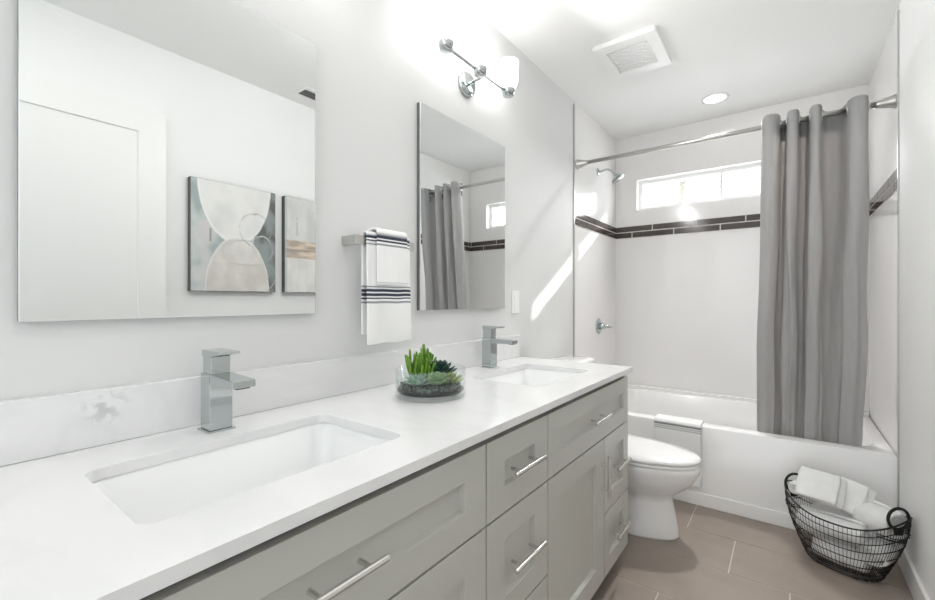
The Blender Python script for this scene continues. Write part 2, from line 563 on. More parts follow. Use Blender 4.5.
# right sink cabinet
cc = thing('vanity_cabinet', 'grey shaker vanity cabinet under the far sink, next to the toilet', 'cabinet', group='vanity cabinet units')
carcass(Y2, Y3, cc)
YD = 1.612
p = obj('drawer_front', shaker(Y2 + g, Y3 - g, 0.6175, 0.806, 0.062), M_CAB, cc, bevel=0.0012); pull(p, 1.524, 0.710)
p = obj('door', shaker(Y2 + g, YD - g, 0.078, 0.612, 0.078, 0.075), M_CAB, cc, bevel=0.0012); pull(p, YD - 0.036, 0.482, vert=True)
p = obj('drawer', shaker(YD + g, Y3 - g, 0.324, 0.612, 0.062), M_CAB, cc, bevel=0.0012); pull(p, (YD + Y3) / 2, 0.476)
p = obj('drawer', shaker(YD + g, Y3 - g, 0.078, 0.319, 0.062), M_CAB, cc, bevel=0.0012); pull(p, (YD + Y3) / 2, 0.207)

# countertop with two cut-outs
ZT = 0.847
SY = ((0.187, 0.658), (1.290, 1.735))
SX0, SX1 = 0.165, 0.462
ct = MB()
slab_with_holes(ct, [(0.0, 0.025), (0.581, 0.025), (0.581, 1.926), (0.0, 1.926)], [rrect(SX0, SX1, a, b, 0.028, 6) for a, b in SY],
                ZT - 0.02, ZT, lambda x, y, h: (x, y, h))
tag(obj('countertop', ct, M_QUARTZ), 'long white quartz countertop with two sink cut-outs on the grey vanity', 'countertop')
M_QUARTZB = M_QUARTZ.copy(); M_QUARTZB.name = 'white_quartz_veined'
nt = M_QUARTZB.node_tree
tc = [n for n in nt.nodes if n.type == 'TEX_COORD'][0]
vm_ = nt.nodes.new('ShaderNodeVectorMath'); vm_.operation = 'DISTANCE'; vm_.inputs[1].default_value = (0.02, 0.251, 0.925)
nt.links.new(tc.outputs['Object'], vm_.inputs[0])
mr = nt.nodes.new('ShaderNodeMapRange'); mr.inputs[1].default_value = 0.012; mr.inputs[2].default_value = 0.050; mr.inputs[3].default_value = 1; mr.inputs[4].default_value = 0
nt.links.new(vm_.outputs['Value'], mr.inputs[0])
nn_ = nt.nodes.new('ShaderNodeTexNoise'); nn_.inputs['Scale'].default_value = 38; nn_.inputs['Detail'].default_value = 5; nn_.inputs['Distortion'].default_value = 1.0
nt.links.new(tc.outputs['Object'], nn_.inputs['Vector'])
m2 = nt.nodes.new('ShaderNodeMapRange'); m2.inputs[1].default_value = 0.5; m2.inputs[2].default_value = 0.62
nt.links.new(nn_.outputs['Fac'], m2.inputs[0])
mu = nt.nodes.new('ShaderNodeMath'); mu.operation = 'MULTIPLY'
nt.links.new(mr.outputs[0], mu.inputs[0]); nt.links.new(m2.outputs[0], mu.inputs[1])
mc = nt.nodes.new('ShaderNodeMix'); mc.data_type = 'RGBA'; mc.inputs[7].default_value = (0.58, 0.59, 0.59, 1)
nt.links.new(mu.outputs[0], mc.inputs[0])
old = nt.nodes['Principled BSDF'].inputs['Base Color'].links[0].from_socket
nt.links.new(old, mc.inputs[6]); nt.links.new(mc.outputs[2], nt.nodes['Principled BSDF'].inputs['Base Color'])
bs = tag(obj('backsplash', MB().box(0.0, 0.02, 0.025, 1.926, ZT + 0.0005, 0.959), M_QUARTZB, bevel=0.001, seg=1),
         'low white quartz backsplash along the wall behind both faucets', 'backsplash')


def sink(y0, y1, label):
    t = thing('sink', label, 'sink', ((SX0 + SX1) / 2, (y0 + y1) / 2, 0.66), group='undermount sinks')
    hx, hy = (SX1 - SX0) / 2 + 0.004, (y1 - y0) / 2 + 0.004
    zt = ZT - 0.0205 - 0.66

    def L(i, r, z): return [(p[0], p[1], z) for p in rrect(-hx + i, hx - i, -hy + i, hy - i, r, 8)]
    mb = MB()
    mb.loft([L(0.012, 0.03, 0.012), L(-0.006, 0.03, 0.05), L(-0.008, 0.03, zt - 0.012), L(-0.018, 0.03, zt - 0.012), L(-0.018, 0.03, zt), L(0, 0.032, zt), L(0.004, 0.034, zt - 0.006), L(0.012, 0.04, 0.075), L(0.020, 0.045, 0.045),
             L(0.036, 0.05, 0.026), L(0.062, 0.05, 0.020), L(0.12, 0.02, 0.017)])
    obj('basin', mb, M_SINK, t, smooth=True).data.set_sharp_from_angle(angle=math.radians(50))
    obj('drain', MB().lathe([(0.0, 0.0205), (0.016, 0.0205), (0.022, 0.019), (0.022, 0.012), (0, 0.012)], 24), M_CHROME, t, smooth=True)
    return t


sink(*SY[0], 'white rectangular undermount sink nearest the camera, below the large mirror')
sink(*SY[1], 'white rectangular undermount sink at the far end of the counter')

# faucets
fa = thing('faucet', 'square chrome single-lever faucet at the near sink', 'faucet', (0.086, 0.435, ZT), group='square chrome faucets')
obj('base_plate', MB().box(-0.029, 0.029, -0.029, 0.029, 0, 0.004), M_CHROME, fa, bevel=0.001)
obj('body', MB().box(-0.024, 0.024, -0.024, 0.024, 0.004, 0.128), M_CHROME, fa, bevel=0.0015)
sp = MB()
sp.loft([[(0.020, -.024, .106), (0.020, .024, .106), (0.020, .024, .128), (0.020, -.024, .128)],
         [(0.128, -.024, .108), (0.128, .024, .108), (0.128, .024, .124), (0.128, -.024, .124)]])
spo = obj('spout', sp, M_CHROME, fa, bevel=0.0015)
obj('aerator', MB().box(0.102, 0.124, -0.014, 0.014, 0.1055, 0.109), M_DARKMETAL, spo)
obj('neck', MB().box(-0.0205, 0.0205, -0.0205, 0.0205, 0.1275, 0.166), M_CHROME, fa, bevel=0.001)
lv = MB()
lv.loft([[(-0.023, -.022, .164), (-0.023, .022, .164), (-0.023, .022, .180), (-0.023, -.022, .180)],
         [(0.020, -.022, .166), (0.020, .022, .166), (0.020, .022, .180), (0.020, -.022, .180)],
         [(0.064, -.022, .173), (0.064, .022, .173), (0.064, .022, .179), (0.064, -.022, .179)]])
obj('lever', lv, M_CHROME, fa, bevel=0.0012)
copy_thing(fa, (0.083, 1.548, ZT), 'square chrome single-lever faucet at the far sink, below the second mirror')

# ---------------------------------------------------------------- mirrors, bar, towels, outlet
def mirror(y0, y1, z0, z1, label):
    t = thing('wall_mirror', label, 'mirror', (0, (y0 + y1) / 2, (z0 + z1) / 2), group='frameless mirrors above the vanity')
    hy, hz = (y1 - y0) / 2, (z1 - z0) / 2
    obj('glass', MB().box(0.014, 0.020, -hy, hy, -hz, hz), M_MIRROR, t, bevel=0.0012, seg=1)
    obj('backing', MB().box(0.001, 0.0138, -hy + .001, hy - .001, -hz + .001, hz - .001), M_MEDGE, t)


mirror(0.131, 0.733, 1.099, 1.885, 'large frameless wall mirror nearest the camera, reflecting the door and paintings')
mirror(1.178, 1.778, 1.099, 1.885, 'frameless wall mirror at the far sink, reflecting the shower curtain')

tb = thing('towel_bar', 'flat brushed-nickel towel bar on the wall between the two mirrors', 'towel bar', (0, 0.945, 1.325))
obj('bar', MB().box(0.062, 0.072, -0.109, 0.146, -0.015, 0.015), M_STEEL, tb, bevel=0.0015)
for s in (-0.092, 0.129):
    obj('post', MB().box(0.001, 0.0625, s - 0.015, s + 0.015, -0.0145, 0.0145), M_STEEL, tb, bevel=0.0015)


def draped(name, yc, wid, front, back, off, col, seed, ztop=1.3405, hang=None):
    """cloth draped over the towel bar; off = distance of its inner face from the bar"""
    bx0, bx1 = 0.062 - off, 0.072 + off
    path = []
    n = 150
    for i in range(n): path.append((bx0, ztop - back + back * i / n))
    xm, rr = (bx0 + bx1) / 2, (bx1 - bx0) / 2
    for i in range(9):
        a = PI - PI * i / 8
        path.append((xm + rr * math.cos(a), ztop + off + rr * 0.5 * math.sin(a)))
    for i in range(1, n + 1): path.append((bx1, ztop - front * i / n))
    rows = []; cols = []
    nc = 28
    s = 0.0
    prev = path[0]
    for (x, z) in path:
        s += math.hypot(x - prev[0], z - prev[1]); prev = (x, z)
        r = []
        for j in range(nc + 1):
            u = j / nc
            d = max(0.0, ztop - z) / 0.35
            sg = 1 if x > xm else -0.3
            wv = (0.004 * math.sin(u * 9 + seed) + 0.003 * noise.noise((u * 5, z * 9, seed))) * d
            fl = 1 + 0.05 * d * (1 if x > xm else 0.3)
            r.append((x + sg * (wv + 0.006 * d) if x > xm else x + min(0.0, sg * wv) , yc + (u - 0.5) * wid * fl, z + 0.004 * noise.noise((u * 4, seed, 1)) * d))
            cols.append(col(x > xm, z, u))
        rows.append(r)
    mb = MB().grid(rows)
    mb.c = cols
    return obj(name, mb, M_STRIPE, smooth=True, solid=0.006, subsurf=1)


WHITE = (0.86, 0.86, 0.855); NAVY = (0.035, 0.045, 0.07); GREY = (0.30, 0.31, 0.33)


def stripes(z, lst):
    for zc, h, c in lst:
        if abs(z - zc) < h: return c
    return WHITE


def colA(front, z, u):
    return stripes(z, [(1.181, .003, GREY), (1.169, .0045, NAVY), (1.156, .005, NAVY), (1.1445, .003, NAVY), (1.132, .0025, GREY), (1.337, .004, NAVY), (1.326, .003, NAVY), (1.315, .0025, GREY)])


def colB(front, z, u):
    return stripes(z, [(1.338, .004, NAVY), (1.327, .003, NAVY), (1.315, .003, GREY), (1.194, .002, (0.6, 0.6, 0.62))])


tag(draped('hand_towel', 0.966, 0.188, 0.340, 0.31, 0.006, colA, 1.0), 'white hand towel with navy stripes hanging longest on the towel bar', 'towel')
tag(draped('washcloth', 0.972, 0.133, 0.152, 0.12, 0.016, colB, 3.0), 'small folded white washcloth with navy stripes laid over the hand towel', 'towel')

ot = thing('outlet', 'white wall outlet plate on the wall above the far end of the counter', 'outlet', (0, 1.905, 1.128))
obj('cover_plate', MB().box(0.0005, 0.007, -0.036, 0.036, -0.058, 0.058), M_PLAST, ot, bevel=0.003)
for s in (-0.024, 0.024):
    obj('socket', MB().lathe([(0.016, 0.0065), (0.016, 0.0085), (0.0, 0.0085)], 20, 'x', (0, 0, s)), M_PLAST, ot)

# ---------------------------------------------------------------- vanity lights
vl = thing('vanity_light', 'lit three-shade vanity light on the wall over the far mirror', 'wall lamp', (0, 1.44, 2.075), group='vanity lights')
obj('back_plate', MB().lathe([(0.0, 0.0005), (0.055, 0.0005), (0.055, 0.012), (0.045, 0.022), (0.0, 0.022)], 32, 'x', (0, 0.045, 0)), M_CHROME, vl, smooth=True)
arm = MB()
arm.tube([(0.02, 0.045, 0), (0.09, 0.045, 0.012)], 0.009, 12)
arm.tube([(0.10, -0.23, 0.012), (0.10, 0.23, 0.012)], 0.007, 12)
obj('arm', arm, M_CHROME, vl, smooth=True)
for s in (-0.22, 0.0, 0.22):
    obj('socket_cup', MB().lathe([(0.0, -0.012), (0.024, -0.012), (0.030, 0.012), (0.030, 0.022), (0, 0.022)], 24, 'z', (0.11, s, 0)), M_CHROME, vl, smooth=True)
    obj('glass_shade', MB().lathe([(0.020, 0.0225), (0.034, 0.026), (0.043, 0.05), (0.047, 0.14), (0.044, 0.14), (0.040, 0.05), (0.0, 0.03)], 28, 'z', (0.11, s, 0)), M_SHADE, vl, smooth=True)
for k, s in enumerate((-0.22, 0.0, 0.22)):
    for y in (1.44, 0.44):
        light('vanity_bulb', 'SPOT', (0.175, y + s, 2.15), LW['bulb_far'] if y > 1 else LW['bulb_near'], 0.05, rot=(0, -math.radians(68), 0), color=(1, 0.99, 0.975))
copy_thing(vl, (0, 0.44, 2.075), 'lit three-shade vanity light on the wall over the near mirror, above the frame')

# ---------------------------------------------------------------- ceiling fittings
fan = thing('exhaust_fan', 'white square exhaust fan cover on the ceiling in front of the shower', 'ceiling vent', (0.466, 2.34, ZC))
fm = MB()
slab_with_holes(fm, rrect(-0.155, 0.155, -0.185, 0.185, 0.012, 4), [rrect(-0.102, 0.102, -0.122, 0.122, 0.006, 4)], -0.024, -0.0005, lambda x, y, h: (x, y, h))
obj('cover_frame', fm, M_PLAST, fan, bevel=0.004)
gm = MB().box(-0.101, 0.101, -0.121, 0.121, -0.012, -0.001)
for k in range(13): gm.box(-0.1, 0.1, -0.115 + k * 0.019, -0.113 + k * 0.019 + 0.003, -0.018, -0.012)
obj('grille', gm, M_GRILLE, fan)
dl = thing('ceiling_downlight', 'lit round recessed downlight in the ceiling above the tub', 'ceiling lamp', (0.747, 3.18, ZC))
obj('trim_ring', MB().lathe([(0.062, -0.0005), (0.080, -0.0005), (0.079, -0.0025), (0.062, -0.003)], 40, cap0=False, cap1=False), M_PLAST, dl, smooth=True)
obj('lens', MB().lathe([(0.0, -0.005), (0.058, -0.005), (0.0625, -0.003)], 40, cap0=False, cap1=False), M_LED, dl, recalc=False)
beam = light('downlight_beam', 'AREA', (0.747, 3.17, ZC - 0.014), LW['downlight'], 0.12, shape='DISK', color=(1, 0.985, 0.97))
beam.rotation_euler = Vector((0, -0.50, -1)).to_track_quat('-Z', 'Y').to_euler()
beam.data.spread = math.radians(100)
vr = thing('air_register', 'small dark air register on the ceiling, seen in the near mirror', 'ceiling vent', (1.345, 1.575, ZC))
rm = MB()
slab_with_holes(rm, rrect(-0.075, 0.075, -0.075, 0.075, 0.004, 3), [rrect(-0.045, 0.045, -0.062, 0.062, 0.002, 3)], -0.007, -0.0005, lambda x, y, h: (x, y, h))
obj('register_frame', rm, M_PLAST, vr, bevel=0.001)
vm = MB().box(-0.045, 0.045, -0.062, 0.062, -0.002, -0.0006)
for k in range(5): vm.box(-0.036 + k * 0.018 - 0.004, -0.036 + k * 0.018, -0.062, 0.062, -0.006, -0.002)
obj('louvres', vm, M_DARK, vr)

# ---------------------------------------------------------------- paintings on the right wall
def art_grid(y0, y1, z0, z1, fn, label):
    t = thing('canvas_painting', label, 'painting', (W, (y0 + y1) / 2, (z0 + z1) / 2), group='abstract paintings on the right wall')
    hy, hz = (y1 - y0) / 2, (z1 - z0) / 2
    obj('stretcher_edge', MB().box(-0.036, -0.001, -hy, hy, -hz, hz), M_CANVAS, t, bevel=0.002)
    ny, nz = 130, 170
    rows = []; cols = []
    for i in range(nz + 1):
        r = []
        for j in range(ny + 1):
            u, v = j / ny, 1 - i / nz          # u runs towards the far end of the room, v from the bottom
            r.append((-0.0368, -hy + .002 + (2 * hy - .004) * u, -hz + .002 + (2 * hz - .004) * v))
            cols.append(fn(u, v))
        rows.append(r)
    mb = MB().grid(rows); mb.c = cols
    obj('painted_face', mb, M_ART, t, smooth=True)
    return t


def mixc(a, b, t):
    t = max(0.0, min(1.0, t)); return tuple(p + (q - p) * t for p, q in zip(a, b))


def line_d(d, wdt): return max(0.0, 1 - abs(d) / wdt)


def art1(u, v):
    nz = noise.fractal((u * 4, v * 4, 3.1), 1.0, 2.0, 5)
    nf = noise.fractal((u * 16, v * 16, 8.1), 1.0, 2.0, 4)
    c = mixc((0.36, 0.42, 0.42), (0.62, 0.64, 0.63), 0.5 + nz)
    if u > 0.72: c = mixc(c, (0.11, 0.12, 0.12), 0.75 + nz * 0.8)
    if 0.1 < u < 0.26 and v < 0.62: c = mixc(c, (0.62, 0.60, 0.60), 0.6 + nz)
    # white bowl hanging from the top
    e = ((u - 0.50) / 0.43) ** 2 + ((v - 1.03) / 0.57) ** 2 + nf * 0.02
    if e < 1: c = mixc((0.80, 0.79, 0.77), (0.70, 0.70, 0.69), 0.3 + nz)
    c = mixc(c, (0.90, 0.90, 0.88), line_d(e - 1.0, 0.06) * 0.9)
    # beige dome below
    e2 = ((u - 0.53) / 0.38) ** 2 + ((v - 0.0) / 0.51) ** 2 + nf * 0.02
    if e2 < 1: c = mixc((0.60, 0.57, 0.53), (0.74, 0.72, 0.69), 0.45 + nz + (0.2 if v > 0.27 else -0.2))
    c = mixc(c, (0.86, 0.86, 0.84), line_d(e2 - 1.0, 0.05) * 0.8)
    # loose loops
    for cu, cv, ru, rv, col in ((0.74, 0.60, 0.20, 0.16, (0.33, 0.33, 0.33)), (0.82, 0.42, 0.14, 0.13, (0.80, 0.80, 0.79)), (0.62, 0.37, 0.28, 0.12, (0.42, 0.40, 0.38)), (0.88, 0.15, 0.12, 0.12, (0.7, 0.7, 0.7))):
        k = math.sqrt(((u - cu) / ru) ** 2 + ((v - cv) / rv) ** 2) - 1 + nf * 0.06
        c = mixc(c, col, line_d(k, 0.07) * (0.5 + nz) * 1.1)
    if abs(u - 0.21) < 0.012 and 0.45 < v < 0.57: c = mixc(c, (0.25, 0.26, 0.28), 0.8)
    return c


def art2(u, v):
    nz = noise.fractal((u * 4, v * 4, 13.1), 1.0, 2.0, 5)
    nf = noise.fractal((u * 3, v * 22, 1.1), 1.0, 2.0, 4)
    if v > 0.55: c = mixc((0.58, 0.59, 0.58), (0.70, 0.69, 0.67), 0.5 + nz)
    elif v > 0.36: c = mixc((0.42, 0.36, 0.30), (0.72, 0.60, 0.48), 0.5 + nf * 1.2)
    else: c = mixc((0.76, 0.75, 0.73), (0.64, 0.63, 0.61), 0.3 + nz)
    if abs(v - 0.445 - nf * 0.01) < 0.01: c = mixc(c, (0.30, 0.27, 0.25), 0.7)
    if 0.25 < u < 0.29 and 0.6 < v < 0.78 + nf * 0.1: c = mixc(c, (0.35, 0.37, 0.38), 0.5)
    if u < 0.05: c = mixc(c, (0.4, 0.42, 0.42), 0.6)
    return c


art_grid(0.945, 1.422, 1.188, 1.805, art1, 'abstract painting with white bowl and beige dome shapes, left of two in the mirror')
art_grid(1.482, 1.80, 1.188, 1.805, art2, 'abstract painting of grey over tan bands, right of two in the mirror')

# ---------------------------------------------------------------- shower fittings
rod = thing('curtain_rod', 'brushed-nickel shower curtain rod across the alcove mouth', 'curtain rod', (0, 2.72, 2.043))
obj('rod', MB().tube([(0.03, 0, 0), (W - 0.03, 0, 0)], 0.0125, 20), M_STEEL, rod, smooth=True)
for x, s in ((0.001, 1), (W - 0.001, -1)):
    obj('flange', MB().lathe([(0.0, 0), (0.032, 0), (0.032, s * 0.006), (0.028, s * 0.014), (0.018, s * 0.055), (0.0145, s * 0.075), (0.0, s * 0.075)], 28, 'x', (x, 0, 0)), M_STEEL, rod, smooth=True)
    # collar seam
sh = thing('wall_mounted_shower', 'chrome shower head on a bent arm on the left alcove wall', 'shower head', (0, 3.11, 2.085))
obj('flange', MB().lathe([(0.0, 0.0005), (0.028, 0.0005), (0.026, 0.006), (0.012, 0.012), (0, 0.012)], 24, 'x'), M_CHROME, sh, smooth=True)
obj('arm', MB().tube(catmull([(0.006, 0, 0), (0.06, 0, 0.008), (0.095, 0, -0.006), (0.118, 0, -0.034)], 6), 0.0085, 12), M_CHROME, sh, smooth=True)
hd = MB()
ax = Vector((0.55, 0, -0.83)).normalized(); u_ = Vector((0, 1, 0)); v_ = ax.cross(u_)
loops = []
for r, h in ((0.011, -0.005), (0.013, 0.012), (0.020, 0.022), (0.038, 0.034), (0.046, 0.042), (0.046, 0.050), (0.040, 0.052)):
    c = Vector((0.118, 0, -0.034)) + ax * h
    loops.append([c + (u_ * math.cos(2 * PI * k / 28) + v_ * math.sin(2 * PI * k / 28)) * r for k in range(28)])
hd.loft(loops)
obj('head', hd, M_CHROME, sh, smooth=True).data.set_sharp_from_angle(angle=math.radians(45))
va = thing('shower_valve', 'chrome shower valve plate with lever on the left alcove wall', 'shower valve', (0, 3.12, 0.945))
obj('escutcheon', MB().lathe([(0.0, 0.0005), (0.058, 0.0005), (0.058, 0.006), (0.050, 0.011), (0.0, 0.011)], 32, 'x'), M_CHROME, va, smooth=True)
obj('sleeve', MB().lathe([(0.024, 0.009), (0.022, 0.05), (0, 0.05)], 24, 'x'), M_CHROME, va, smooth=True)
obj('lever', MB().tube([(0.045, 0, 0), (0.062, 0.012, -0.004), (0.075, 0.075, -0.008)], [0.012, 0.010, 0.007], 12), M_CHROME, va, smooth=True)

# ---------------------------------------------------------------- shower curtain
cu = thing('shower_curtain', 'grey linen shower curtain bunched at the right end of the rod', 'curtain', (0, 0, 0))
def fold_path(edges, yp, yr, yv, yv_end):
    """edges = left/right x of each forward fold; the cloth dips back to yv between them"""
    pts = []
    for i, (a, b) in enumerate(edges):
        m = (a + b) / 2
        if i == 0: pts += [(a + 0.004, yr + 0.02)]
        pts += [(a, yr - 0.012), (a + (m - a) * 0.35, yp + 0.012), (m, yp), (b - (b - m) * 0.35, yp + 0.012), (b, yr - 0.012)]
        if i < len(edges) - 1:
            c = edges[i + 1][0]
            pts += [(b + 0.001, yr + 0.02), (b + (c - b) * 0.2, yv - 0.006), ((b + c) / 2, yv), (c - (c - b) * 0.2, yv - 0.006), (c - 0.001, yr + 0.02)]
        else: pts += [(b + 0.002, yv_end)]
    return pts


top = fold_path([(1.018, 1.092), (1.121, 1.170), (1.212, 1.258), (1.352, 1.424)], 2.655, 2.715, 2.792, 2.74)
bot = fold_path([(0.992, 1.062), (1.098, 1.152), (1.190, 1.262), (1.318, 1.408)], 2.778, 2.805, 2.835, 2.815)
tp = catmull([(a, b, 0) for a, b in top], 6); bp = catmull([(a, b, 0) for a, b in bot], 6)
ZTOP, ZBOT, ZH = 2.082, 0.30, 1.975


def curt_rows(za, zb, n):
    rows = []
    for i in range(n + 1):
        z = za + (zb - za) * i / n
        t = (ZTOP - z) / (ZTOP - ZBOT)
        k = t ** 1.25
        r = []
        for j, (a, b) in enumerate(zip(tp, bp)):
            p = a.lerp(b, k)
            amp = 0.017 * math.sin(PI * min(1, t * 1.05)) + 0.006 * k
            p = p + Vector((amp * noise.noise((j * 0.09, z * 1.7, 2.0)), 0.7 * amp * noise.noise((j * 0.08, z * 1.6, 9.0)) + 0.0, 0))
            # belly out slightly half way down
            p.x -= 0.012 * math.sin(PI * t) * (1.25 - p.x) * 2
            r.append((p.x, p.y, z))
        rows.append(r)
    return rows


def cut_holes(mb):
    nv = []
    keep = [i for i, f in enumerate(mb.f) if (sum((Vector(mb.v[q]) for q in f), Vector()) / 4 - Vector((sum(mb.v[q][0] for q in f) / 4, 2.72, 2.043))).length > 0.0175]
    mb.f = [mb.f[i] for i in keep]; mb.m = [mb.m[i] for i in keep]
    return mb


obj('panel', cut_holes(MB().grid(curt_rows(ZTOP, ZBOT, 116))), M_CURT, cu, smooth=True, solid=0.0016)
# doubled hem behind the top of the cloth, darkened to deepen shade between folds
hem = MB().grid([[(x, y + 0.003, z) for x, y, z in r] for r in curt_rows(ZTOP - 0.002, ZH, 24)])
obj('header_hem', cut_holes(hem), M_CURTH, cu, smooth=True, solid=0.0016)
for i in range(len(tp) - 1):
    a, b = tp[i], tp[i + 1]
    if (a.y - 2.72) * (b.y - 2.72) <= 0 and a.y != b.y:
        t = (2.72 - a.y) / (b.y - a.y)
        c = a.lerp(b, t); d = (b - a).normalized()
        pts = [(c.x + d.x * 0.021 * math.cos(q), c.y + d.y * 0.021 * math.cos(q), 2.043 + 0.021 * math.sin(q)) for q in [2 * PI * k / 24 for k in range(24)]]
        obj('grommet', MB().tube(pts, 0.0042, 8, closed=True), M_STEEL, cu, smooth=True)

# ---------------------------------------------------------------- toilet
to = thing('toilet', 'white two-piece toilet with closed lid between the vanity and tub', 'toilet', (0, 2.245, 0))


def egg(xf, xb, hw, z, n=40, p=2.3):
    out = []
    xm = xb + (xf - xb) * 0.45
    for k in range(n):
        a = 2 * PI * k / n
        c, s = math.cos(a), math.sin(a)
        rx = (xf - xm) if c > 0 else (xm - xb)
        pe = 2.0 if c > 0 else 3.2
        out.append((xm + rx * math.copysign(abs(c) ** (2 / pe), c), hw * math.copysign(abs(s) ** (2 / pe), s), z))
    return out


pm = MB()
pm.loft([egg(*q) for q in ((.706, .17, .118, 0.0), (.708, .17, .120, .01), (.702, .17, .116, .05), (.692, .17, .111, .11), (.682, .17, .107, .165), (.680, .17, .110, .190), (.700, .17, .125, .212),
                           (.742, .17, .150, .245), (.776, .17, .168, .285), (.796, .17, .178, .325), (.800, .17, .181, .348), (.796, .17, .178, .360))])
bo = obj('bowl', pm, M_PORC, to, smooth=True)
obj('bolt_cap', MB().lathe([(0.012, 0), (0.011, 0.012), (0.004, 0.018), (0, 0.018)], 16, 'y', (0.50, 0.116, 0.03)), M_PLAST, bo, smooth=True)
obj('seat', MB().loft([egg(*q) for q in ((.792, .21, .176, .3605), (.800, .21, .182, .364), (.800, .21, .182, .373), (.794, .21, .177, .376))]), M_PORC, to, smooth=True)
obj('lid', MB().loft([egg(*q) for q in ((.792, .205, .176, .3785), (.801, .205, .183, .382), (.802, .205, .184, .390), (.790, .21, .175, .399), (.72, .26, .13, .404), (.55, .36, .05, .405))]), M_PORC, to, smooth=True)
tk = MB()
tk.loft([[(p[0], p[1], z) for p in rrect(0.025 + i, 0.215 - i, -0.20 + i, 0.20 - i, 0.04, 6)] for z, i in ((0.362, 0.02), (0.38, 0.008), (0.58, 0.0), (0.768, 0.0))])
obj('tank', tk, M_PORC, to, smooth=True).data.set_sharp_from_angle(angle=math.radians(45))
lm = MB()
lm.loft([[(p[0], p[1], z) for p in rrect(0.018 + i, 0.228 - i, -0.212 + i, 0.212 - i, 0.04, 6)] for z, i in ((0.7685, 0.004), (0.773, 0.0), (0.792, 0.0), (0.801, 0.006), (0.804, 0.02))])
obj('tank_lid', lm, M_PORC, to, smooth=True)
obj('hinge', MB().tube([(0.235, -0.09, 0.386), (0.235, 0.09, 0.386)], 0.010, 12), M_PORC, to, smooth=True)

# bath mat over the tub rim, beside the toilet
rows = []; cols = []
pth = []
yo, yi = tf - 0.014, tf + 0.078
for i in range(60): pth.append((yo, 0.105 + (0.437 - 0.105) * i / 59, 0))
for i in range(1, 7):
    a = PI - PI / 2 * i / 6
    pth.append((yo + 0.014 + 0.014 * math.cos(a), 0.437 + 0.013 * math.sin(a), 1))
for i in range(1, 7): pth.append((yo + 0.014 + (yi - yo - 0.014) * i / 6, 0.4500, 1))
pth.append((yi + 0.010, 0.444, 1))
for i in range(1, 12): pth.append((yi + 0.012 + 0.012 * i / 11, 0.434 - 0.13 * i / 11, 2))
for y, z, k in pth:
    r = []
    for j in range(25):
        u = j / 24
        wv = 0.002 * noise.noise((u * 6, z * 8, 4.0)) if k == 0 else 0
        r.append((0.50 + 0.243 * u, y - abs(wv), z + (0.006 * noise.noise((u * 3, 0.5, 1)) if z < 0.3 else 0)))
        c = WHITE
        if k == 0:
            if abs(z - 0.428) < 0.0035: c = (0.22, 0.225, 0.23)
            elif abs(z - 0.416) < 0.003 or abs(z - 0.404) < 0.003: c = (0.42, 0.425, 0.43)
        cols.append(c)
    rows.append(r)
mm = MB().grid(rows); mm.c = cols
tag(obj('bath_mat', mm, M_STRIPE, smooth=True, solid=0.008), 'white bath mat with thin grey stripes draped over the tub rim behind the toilet', 'bath mat')

# ---------------------------------------------------------------- wire basket with towels
BC = Vector((1.3115, 2.415, 0.003)); BA = math.radians(-21.5)
ba = thing('wire_basket', 'black boat-shaped wire basket of white towels on the floor by the tub', 'basket', BC, BA)
HL, HWD = 0.205, 0.128


def hull(a, t):
    """a = angle round the basket, t = 0 at the bottom, 1 at the rim"""
    c, s = math.cos(a), math.sin(a)
    k = 0.62 + 0.38 * math.sin(t * PI / 2)
    kw = 0.58 + 0.42 * math.sin(t * PI / 2)
    x = HL * k * math.copysign(abs(c) ** 0.92, c)
    y = HWD * kw * math.copysign(abs(s) ** 0.92, s)
    rim = 0.222 + 0.070 * abs(c) ** 2.4
    z = 0.004 + (rim - 0.004) * t + 0.012 * abs(c) ** 3 * (1 - t)
    return Vector((x, y, z))


N = 72
obj('rim', MB().tube([hull(2 * PI * k / N, 1) for k in range(N)], 0.0032, 8, closed=True), M_BLACKWIRE, ba, smooth=True)
wm = MB()
for t in (0.02, 0.12, 0.26, 0.42, 0.58, 0.74, 0.88):
    wm.tube([hull(2 * PI * k / N, t) for k in range(N)], 0.0019, 6, closed=True)
for k in range(96):
    a = 2 * PI * (k + 0.5) / 96
    wm.tube([hull(a, t / 8) for t in range(9)], 0.0009, 5)
obj('wire_mesh', wm, M_BLACKWIRE, ba, smooth=True)
bm_ = MB()
for k in range(-4, 5):
    y = k * 0.016
    xx = 0.12 * math.sqrt(max(0.0, 1 - (y / 0.078) ** 2))
    bm_.tube([(-xx, y, 0.004), (xx, y, 0.004)], 0.0015, 6)
obj('base_grid', bm_, M_BLACKWIRE, ba, smooth=True)
